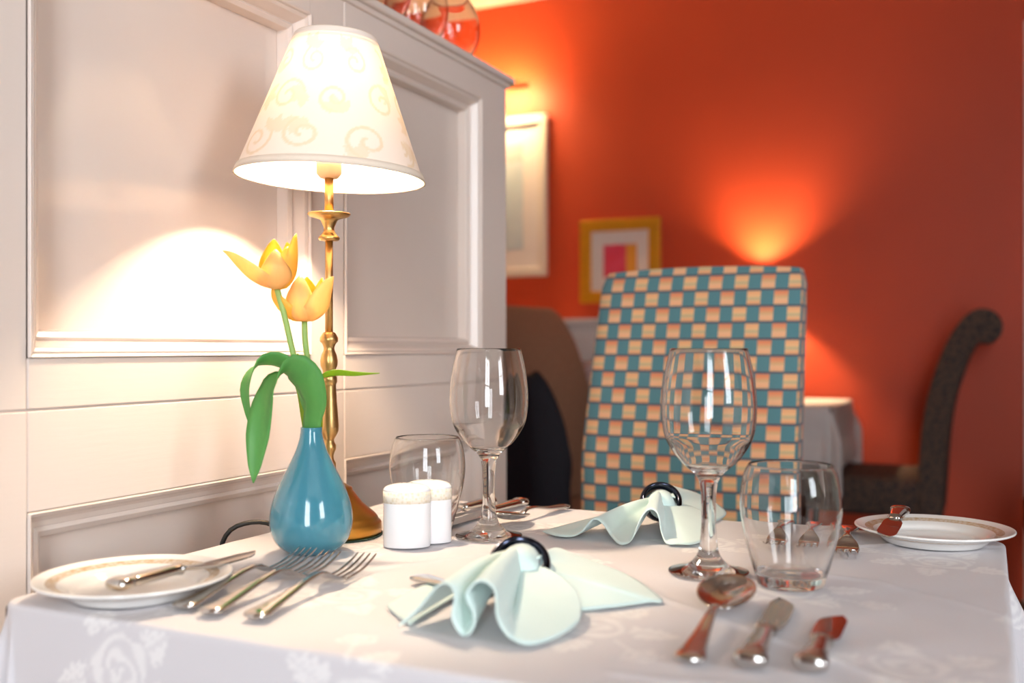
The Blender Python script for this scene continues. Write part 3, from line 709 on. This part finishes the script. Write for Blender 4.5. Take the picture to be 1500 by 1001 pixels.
for phi, ctrl, W, m in ((-60, [(.012, .002), (.026, .009), (.038, .020), (.047, .030), (.0525, .035)], .0175, 'petal_pale'), (82, [(.010, .002), (.018, .014), (.020, .030), (.020, .044), (.0195, .054)], .0140, 'petal'),
                       (-150, [(.010, .002), (.018, .014), (.020, .030), (.016, .043), (.011, .050)], .0165, 'petal'), (150, [(.010, .002), (.018, .014), (.021, .030), (.019, .042), (.014, .047)], .0155, 'petal'),
                       (6, [(.011, .001), (.019, .010), (.021, .022), (.017, .032), (.012, .038)], .0160, 'petal_pale'), (55, [(.009, .002), (.016, .012), (.018, .026), (.017, .036), (.015, .041)], .0150, 'petal')):
    petal(tA, bA, math.radians(phi), ctrl, W, M[m])
for phi, ctrl, W, m in ((-8, [(.012, .001), (.020, .010), (.022, .024), (.018, .037), (.012, .045)], .0165, 'petal_pale'), (58, [(.012, .001), (.024, .010), (.030, .024), (.035, .037), (.038, .043)], .0165, 'petal_pale'),
                       (-70, [(.012, .001), (.023, .009), (.031, .021), (.032, .030), (.030, .038)], .0170, 'petal'), (130, [(.010, .002), (.018, .014), (.021, .028), (.021, .038), (.020, .044)], .0150, 'petal'),
                       (-140, [(.010, .002), (.018, .014), (.020, .028), (.017, .039), (.013, .044)], .0150, 'petal'), (180, [(.009, .002), (.016, .014), (.018, .030), (.016, .040), (.012, .045)], .0150, 'petal')):
    petal(tB, bB, math.radians(phi), ctrl, W, M[m])
# leaves
tp = lambda L: [tuple(p) for p in L]
ribbon('leaf', tA, tp([mouth+UP*-.03, mouth+UP*.004+FWD*-.003, at(459, 590, TD-.012), at(447, 556, TD-.020), at(428, 541, TD-.026), at(405, 556, TD-.032), at(388, 598, TD-.036), at(377, 655, TD-.038), at(371, 708, TD-.038)]), .0170, M['leaf'],
       [RIGHT+UP*.1, RIGHT*.9-FWD*.3, RIGHT*.8+UP*.5-FWD*.3, RIGHT*.6+UP*.6-FWD*.4, RIGHT*.9+UP*.5-FWD*.2, RIGHT+UP*.2], fold=.28, n=40, shape=lambda q: float(np.interp(q, [0, .12, .22, .38, .55, .8, .93, 1], [.5, .52, .62, 1, 1, .72, .36, .03])))
ribbon('leaf', tB, tp([mouth+UP*-.03, mouth+UP*.004+FWD*.002, at(446, 585, TD+.008), at(430, 548, TD+.006), at(405, 529, TD-.004), at(378, 535, TD-.012), at(361, 565, TD-.018), at(363, 600, TD-.020), at(369, 630, TD-.020)]), .0115, M['leaf'],
       [RIGHT, RIGHT*.8-FWD*.3+UP*.3, -FWD*.8+UP*.6+RIGHT*.3, -FWD*.5+UP*.5+RIGHT*.5, RIGHT*.8-FWD*.5, RIGHT-FWD*.3], fold=.25, n=36)
ribbon('leaf', tB, tp([mouth+UP*-.03, mouth+UP*.004+RIGHT*.002, at(460, 575, TD+.004), at(470, 553, TD+.002), at(490, 545, TD), at(520, 547, TD), at(556, 547, TD)]), .0070, M['leaf_light'],
       [RIGHT, RIGHT-FWD*.4, -FWD*.7+UP*.5, -FWD*.85+UP*.45, -FWD*.9+UP*.25], fold=.2, n=30)
ribbon('leaf', tA, tp([mouth+UP*-.03, mouth+UP*.004+FWD*.003, at(452, 590, TD+.012), at(440, 548, TD+.014), at(436, 518, TD+.014)]), .0105, M['leaf_light'], [RIGHT, RIGHT, RIGHT+UP*.1], fold=.3, n=24)

# ------------------------------------------------------------------ napkins
def napkin(label, ring_c, hem, tail, ring_r, axis, flat=None, pinch=(), lean=38, lift=.003):
    nk = thing('napkin', label, 'napkin', (ring_c.x, ring_c.y, TZ), group='mint napkins in dark rings')
    side = Vector((-axis.y, axis.x, 0))
    if side.dot(RIGHT) < 0: side = -side
    def loft(nm, H, flip, nS, nT, bulge, pin=()):
        H = resample([tuple(p) for p in H], nS); zmin, zmax = H[:, 2].min(), H[:, 2].max(); rows_ = []
        for i in range(nT):
            q = i/(nT-1); row_ = []
            for j in range(nS):
                s = j/(nS-1); hz = (H[j, 2]-zmin)/(zmax-zmin+1e-6); a = (s*2-1)
                rp = ring_c+side*(a*ring_r*.86)+UP*(-.002+ring_r*.55*(hz-.1)+ring_r*.35*(1-a*a))
                p = rp.lerp(Vector(H[j]), q**1.05)
                p.z += bulge*math.sin(PI*q)*(.35+.65*hz)
                for (s0, wd, dep) in pin: p.z -= dep*math.exp(-((s-s0)/wd)**2)*math.sin(PI*min(1, q*1.15))**.8
                p.z = max(p.z, TZ+.0012); row_.append(p-nk.location)
            rows_.append(row_)
        V, Fc = grid(rows_); o = pyd(nm, V, Fc, M['mint'], nk, recalc=False); solid(o, .0014, 1 if flip else -1); return o
    loft('fan', hem, False, 150, 26, .004, pinch)
    loft('tail', tail, True, 60, 22, .006)
    if flat:
        rows_ = []; A_, B_ = flat
        A_ = resample([tuple(p) for p in A_], 20); B_ = resample([tuple(p) for p in B_], 20)
        for q in np.linspace(0, 1, 10): rows_.append([Vector(A_[j]).lerp(Vector(B_[j]), q)+UP*.0015*math.sin(PI*q)-nk.location for j in range(20)])
        V, Fc = grid(rows_); o = pyd('under_fold', V, Fc, M['mint'], nk, recalc=False); solid(o, .0012, 0)
    # gathered roll inside the ring
    P = [ring_c-nk.location+axis*x for x in (-.020, -.012, 0, .012, .020)]
    V, Fc = tube(P, [ring_r*.55, ring_r*.85, ring_r*.84, ring_r*.85, ring_r*.55], 20); pyd('gathered_middle', V, Fc, M['mint'], nk)
    rg = thing('napkin_ring', 'dark metal ring gathering the ' + ('front' if ring_r > .0195 else 'far') + ' mint napkin', 'napkin ring', ring_c+UP*lift-axis*.002, 0, 'dark napkin rings')
    rg.rotation_euler = (Matrix.Rotation(math.radians(11), 3, FWD) @ Matrix.Rotation(math.atan2(axis.y, axis.x), 3, 'Z') @ Matrix.Rotation(math.radians(-lean), 3, 'Y')).to_euler()
    V, Fc = lathe([(ring_r+.0022, -.0085), (ring_r+.0045, -.005), (ring_r+.0052, 0), (ring_r+.0045, .005), (ring_r+.0022, .0085), (ring_r-.0004, .0088), (ring_r-.0012, 0), (ring_r-.0004, -.0088)], 48, closed=True)
    o = pyd('band', [(z, x, y) for x, y, z in V], Fc, M['ring'], rg); return nk
T1 = lambda u, v_: on(u, v_, TZ+.0018)
rc = at(760, 838, .815); rc.z = TZ+.0225
hem = [T1(583, 920), at(612, 893, .712), at(638, 863, .706), at(655, 857, .70), at(665, 872, .695), at(661, 905, .69), T1(676, 932), at(692, 926, .688), at(695, 900, .694), at(684, 872, .70), at(703, 853, .70),
       at(723, 866, .693), at(727, 905, .68), at(744, 934, .674), T1(775, 946), T1(815, 935), at(846, 914, .712), at(851, 893, .735), at(846, 868, .762)]
tail = [T1(853, 893), T1(900, 888), T1(945, 882), T1(970, 878), at(925, 845, .86), at(870, 822, .89), at(830, 808, .90)]
napkin('pale mint napkin fanned out in front of the white shakers', rc, hem, tail, .0205, -FWD*.97+RIGHT*-.24, pinch=((.60, .022, .010),), lean=48, lift=.0015,
       flat=([T1(566, 888), T1(580, 900), T1(600, 915)], [T1(640, 850), T1(680, 848), T1(720, 846)]))
rc = at(968, 738, 1.148); rc.z = TZ+.0215
hem = [T1(795, 780), T1(815, 786), T1(838, 787), at(852, 780, 1.05), at(866, 764, 1.05), at(874, 762, 1.05), at(884, 770, 1.045), at(894, 785, 1.036), T1(905, 797), T1(917, 798), at(927, 790, 1.026), at(937, 765, 1.03),
       at(948, 749, 1.035), at(957, 748, 1.035), at(964, 757, 1.03), at(968, 780, 1.028), T1(976, 797), T1(992, 798), T1(1015, 798), T1(1034, 790), at(1040, 772, 1.10), at(1026, 750, 1.16)]
tail = [T1(1030, 768), T1(1050, 763), T1(1064, 752), at(1050, 738, 1.25), at(1020, 722, 1.25), at(985, 712, 1.23), at(965, 708, 1.22)]
napkin('pale mint napkin spread on the table before the chequered chair', rc, hem, tail, .0190, -FWD*.98+RIGHT*-.15)

# ================================================================== FURNITURE BEHIND
# chequered dining chair
CYF = 1.66                             # front face of the backrest at table height
pl = ywall(849, 745, CYF); prr = ywall(1166, 745, CYF); ptl = ywall(877, 396, CYF+.10); ptr = ywall(1168, 396, CYF+.10)
ch = thing('dining_chair', 'high backed dining chair upholstered in teal and peach chequered fabric', 'chair', ((pl.x+prr.x)/2, CYF, 0))
wb, wt, zt = (prr.x-pl.x)/2, (ptr.x-ptl.x)/2, ptl.z
def upholstered(nm, fn, nu, nv, m, parent):      # closed cushion from a unit rounded block mapped by fn(u, v, w)
    bm = box_bm(-1, 1, -1, 1, -1, 1)
    bmesh.ops.subdivide_edges(bm, edges=list(bm.edges), cuts=nu, use_grid_fill=True)
    src = [v_.co.copy() for v_ in bm.verts]
    for v_ in bm.verts: v_.co = Vector(fn(*v_.co))
    me = bpy.data.meshes.new(nm); bm.to_mesh(me); bm.free()
    ac = me.attributes.new('across', 'FLOAT', 'POINT')       # fabric coordinate: runs across the front and on round the sides
    for i, c_ in enumerate(src):
        ac.data[i].value = me.vertices[i].co.x + (math.copysign((c_.y+1)*.034, c_.x) if abs(c_.x) > .999 else 0)
    return link(nm, me, m, parent)
def rnd_(a, p=8):
    return a
def back_fn(u, v_, w):
    q = (w+1)/2; z = .44+(zt-.44)*q
    hw = wb+(wt-wb)*max(0, (z-.75)/(zt-.75)); th = .034
    e = 1-.035*max(0, abs(w)-.9)/.1*(abs(u) > .5)*abs(u)
    x = hw*u*(1 if abs(v_) < .9 else .985)*e
    y = .034+th*v_*(1-.16*max(0, abs(u)-.85)/.15)*(1-.25*max(0, w-.9)/.1) + .10*max(0, (z-.75)/(zt-.75))**1.15 - .006*(1-u*u)*(v_ < 0)
    return (x, y, z - .006*u*u*(w > .95))
cb = upholstered('backrest', back_fn, 19, 19, M['check'], ch); md = cb.modifiers.new('round', 'BEVEL'); md.width = .007; md.segments = 3; md.limit_method = 'ANGLE'; md.angle_limit = math.radians(50)
# piping along the rear edge of the back
pp = [Vector(back_fn(s*1.0, .98, z)) for s, z in [(-1, -1)]+[(-1, q) for q in np.linspace(-.9, .96, 10)]+[(q, 1.0) for q in np.linspace(-.96, .96, 10)]+[(1, q) for q in np.linspace(.96, -.9, 10)]]
V, Fc = tube(pp, .0035, 8); pyd('piping', V, Fc, M['check_piping'], ch)
st_ = box('seat', -.235, .235, -.40, .035, .40, .49, M['check'], ch, bev=.025, seg=4, smooth=True)
ac = st_.data.attributes.new('across', 'FLOAT', 'POINT')
for i, v_ in enumerate(st_.data.vertices): ac.data[i].value = v_.co.x
for sx in (-1, 1):
    for sy in (-.36, .04):
        V, Fc = sweep([(0, 0, .016, .016), (.42, 0, .02, .02)], 4, 8); o = pyd('leg', [(x, z, y) for x, y, z in V], Fc, M['wood'], ch, smooth=False); o.location = (sx*.20, sy, 0)

# dark chair with a scrolled back; local +x is the way it faces
def roll_chair(label, loc, rz, fab, cat_group):
    c = thing('scroll_back_chair', label, 'chair', loc, rz, cat_group)
    cen = np.array(smooth_prof([(-.015, .36), (-.025, .5), (-.035, .65), (-.055, .78), (-.09, .9), (-.125, .98), (-.16, 1.03)], 5)); th = .042
    L_, R_ = [], []
    for i, p in enumerate(cen):
        t_ = cen[min(i+1, len(cen)-1)]-cen[max(i-1, 0)]; t_ /= np.linalg.norm(t_); nrm = np.array((t_[1], -t_[0])); L_.append(p+nrm*th); R_.append(p-nrm*th)
    cc = cen[-1]+np.array((-.022, -.008)); roll = [cc+np.array((math.cos(a), math.sin(a)))*.062 for a in np.linspace(math.radians(48), math.radians(245), 14)]
    outl = L_+roll+R_[::-1][4:]
    Wd = .235; n = len(outl); V = []
    for y, s_ in ((-Wd, .93), (-Wd+.012, 1), (Wd-.012, 1), (Wd, .93)):
        ctr = np.mean(outl, axis=0)
        for p in outl: V.append((p[0]*1, y, p[1]))
    Fc = [(r_*n+i, r_*n+(i+1) % n, (r_+1)*n+(i+1) % n, (r_+1)*n+i) for r_ in range(3) for i in range(n)] + [tuple(range(n)), tuple(range(3*n, 4*n))]
    o = pyd('backrest', V, Fc, fab, c); md = o.modifiers.new('edge', 'BEVEL'); md.width = .008; md.segments = 3; md.limit_method = 'ANGLE'; md.angle_limit = math.radians(60)
    md = o.modifiers.new('split', 'EDGE_SPLIT'); md.split_angle = math.radians(50)
    box('seat', -.02, .42, -.235, .235, .37, .505, fab, c, bev=.03, seg=4, smooth=True)
    for x, y in ((.38, -.2), (.38, .2), (-.03, -.2), (-.03, .2)):
        V, Fc = sweep([(0, 0, .014, .014), (.38, 0, .02, .02)], 4, 8); l_ = pyd('leg', [(a, z, b) for a, b, z in V], Fc, M['wood'], c, smooth=False); l_.location = (x, y, 0)
    return c
G = 'scroll backed chairs by the orange wall'
a = ywall(1333, 700, 3.66)
roll_chair('dark speckled scroll backed chair in profile against the orange wall', (a.x+.04, 3.90, 0), PI, M['dark_fabric'], G)
roll_chair('dark speckled scroll backed chair cut off at the right edge', (.52, 3.30, 0), PI, M['dark_fabric'], G)
roll_chair('brown upholstered scroll backed chair beside the end of the partition', (-1.16, 2.78, 0), -.12, M['brown_fabric'], G)
roll_chair('dark scroll backed chair behind the brown chair, half hidden by the partition', (-1.69, 3.30, 0), .1, M['dark_fabric'], G)
mv = roll_chair('mauve speckled chair peeping out left of the chequered chair', (-.995, 3.31, 0), PI/2, M['mauve_fabric'], G); mv.scale = (1, 1, .84)

# far table, cloth, lamp
ft = thing('dining_table', 'small dining table under a plain white cloth by the orange wall', 'table', (-.84, 3.90, 0))
box('table_top', -.35, .35, -.28, .28, TZ-.03, TZ-.004, M['wood'], ft, bev=.004)
V, Fc = lathe([(0, 0), (.20, 0), (.20, .02), (.06, .045), (.035, .10), (.035, .66), (.06, TZ-.03), (0, TZ-.03)], 32); pyd('pedestal', V, Fc, M['wood'], ft)
fc = make_cloth('tablecloth', -1.195, -.485, 3.615, 4.185, TZ-.001, .225, .012, .03, M['linen'], flare=.06, folds=.03, mask=False)
me = fc.data; co = np.empty(len(me.vertices)*3, np.float32); me.vertices.foreach_get('co', co); co = co.reshape(-1, 3); co[:, 1] = np.minimum(co[:, 1], Y_BACK-.008); me.vertices.foreach_set('co', co.ravel()); me.update()
tag(fc, 'plain white tablecloth hanging from the far table by the orange wall', 'tablecloth')
fl = make_lamp('brass table lamp on the far table, hidden behind the chequered chair', (-.850, 4.138, TZ+.0005), 0.0, M['far_bulb']); fl.scale = (.95, .95, .95)

# low pale cupboard under the pictures
cab = thing('low_cupboard', 'low white painted cupboard against the orange wall left of the chequered chair', 'cupboard', (-1.93, 4.06, 0))
box('body', -.60, .62, -.16, .18, .06, 1.045, M['white_wood'], cab); box('plinth', -.58, .60, -.14, .18, 0, .06, M['white_wood'], cab)
box('top', -.62, .64, -.18, .185, 1.045, 1.075, M['white_wood'], cab, bev=.006)
for x in (-.58, -.18, .22):
    dr = box('door', x, x+.38, -.178, -.16, .10, 1.01, M['white_wood'], cab, bev=.004)
    V, Fc = lathe([(0, 0), (.008, 0), (.005, .010), (.012, .018), (0, .024)], 16); kn = pyd('knob', [(a_, -z, b_) for a_, b_, z in V], Fc, M['brass'], dr); kn.location = (x+.34, -.178, .6)
# dark coat hanging over the near side of the brown chair
Pts = []
for i in range(22):
    q = i/21; z = .88-.52*q; row_ = []
    for j in range(25):
        a_ = 2*PI*j/24; rx = (.030+.075*min(1, q*2.2)**.7)*(1+.16*math.sin(3*a_+6*q)+.08*math.sin(7*a_)); ry = (.018+.030*min(1, q*2)**.7)*(1+.2*math.sin(5*a_+3*q))
        row_.append(Vector((-1.13+.05*q+rx*math.cos(a_), 2.475-.01*q+ry*math.sin(a_), z+.01*math.sin(2*a_))))
    Pts.append(row_)
V, Fc = grid(Pts); n_ = 25; Fc += [tuple(range(24)), tuple(range(21*n_, 21*n_+24))]
V = [p-Vector((-1.13, 2.48, .36)) for p in V]; ct = pyd('coat', V, Fc, M['navy_cloth']); ct.location = (-1.13, 2.48, .36)
tag(ct, 'dark navy coat hanging in shadow beside the brown chair', 'coat')

# ------------------------------------------------------------------ pictures
def picture(name, label, x0, x1, z0, z1, fw, depth, fm, mount_w, art):
    p = thing(name, label, 'picture', ((x0+x1)/2, Y_BACK, (z0+z1)/2)); hw, hz = (x1-x0)/2, (z1-z0)/2
    for (a, b, c_, d_) in ((-hw, hw, hz-fw, hz), (-hw, hw, -hz, -hz+fw), (-hw, -hw+fw, -hz+fw, hz-fw), (hw-fw, hw, -hz+fw, hz-fw)):
        box('frame_side', a, b, -depth, 0, c_, d_, fm, p, bev=.006, seg=3)
    box('mount', -hw+fw, hw-fw, -depth*.35, -.002, -hz+fw, hz-fw, M['mount'], p, bev=0)
    g = hw-fw-mount_w, hz-fw-mount_w*1.05
    box('print', -g[0], g[0], -depth*.35-.002, -depth*.35, -g[1], g[1], art, p, bev=0); return p
picture('framed_picture', 'tall white framed pale blue abstract picture half hidden by the partition', -2.40, -1.832, 1.285, 2.03, .040, .03, M['frame_white'], .085, M['art_blue'])
picture('framed_picture', 'small gilt framed picture with a pink and yellow print', -1.668, -1.293, 1.155, 1.527, .052, .03, M['gold'], .058, M['art_pink'])
# brass picture light above the tall picture
pt = thing('picture_light', 'brass picture light glowing above the white framed picture', 'lamp', (-2.10, Y_BACK, 2.13))
V, Fc = tube([(-.23, -.17, .0), (.235, -.17, 0)], .014, 16); pyd('shade_tube', V, Fc, M['brass'], pt)
V, Fc = tube([tuple(p) for p in smooth_prof([(0, -.002, .06), (0, -.07, .09), (0, -.15, .06), (0, -.17, .012)], 8)], .005, 8); pyd('arm', V, Fc, M['brass'], pt)
V, Fc = lathe([(0, 0), (.03, 0), (.028, .010), (0, .014)], 24); o = pyd('wall_plate', [(x, -z, y) for x, y, z in V], Fc, M['brass'], pt); o.location = (0, 0, .06)
V, Fc = tube([(-.20, -.140, .008), (.20, -.140, .008)], .006, 12); pyd('lamp_strip', V, Fc, emit('picture_light_strip', (1.0, .66, .32), 330), pt)
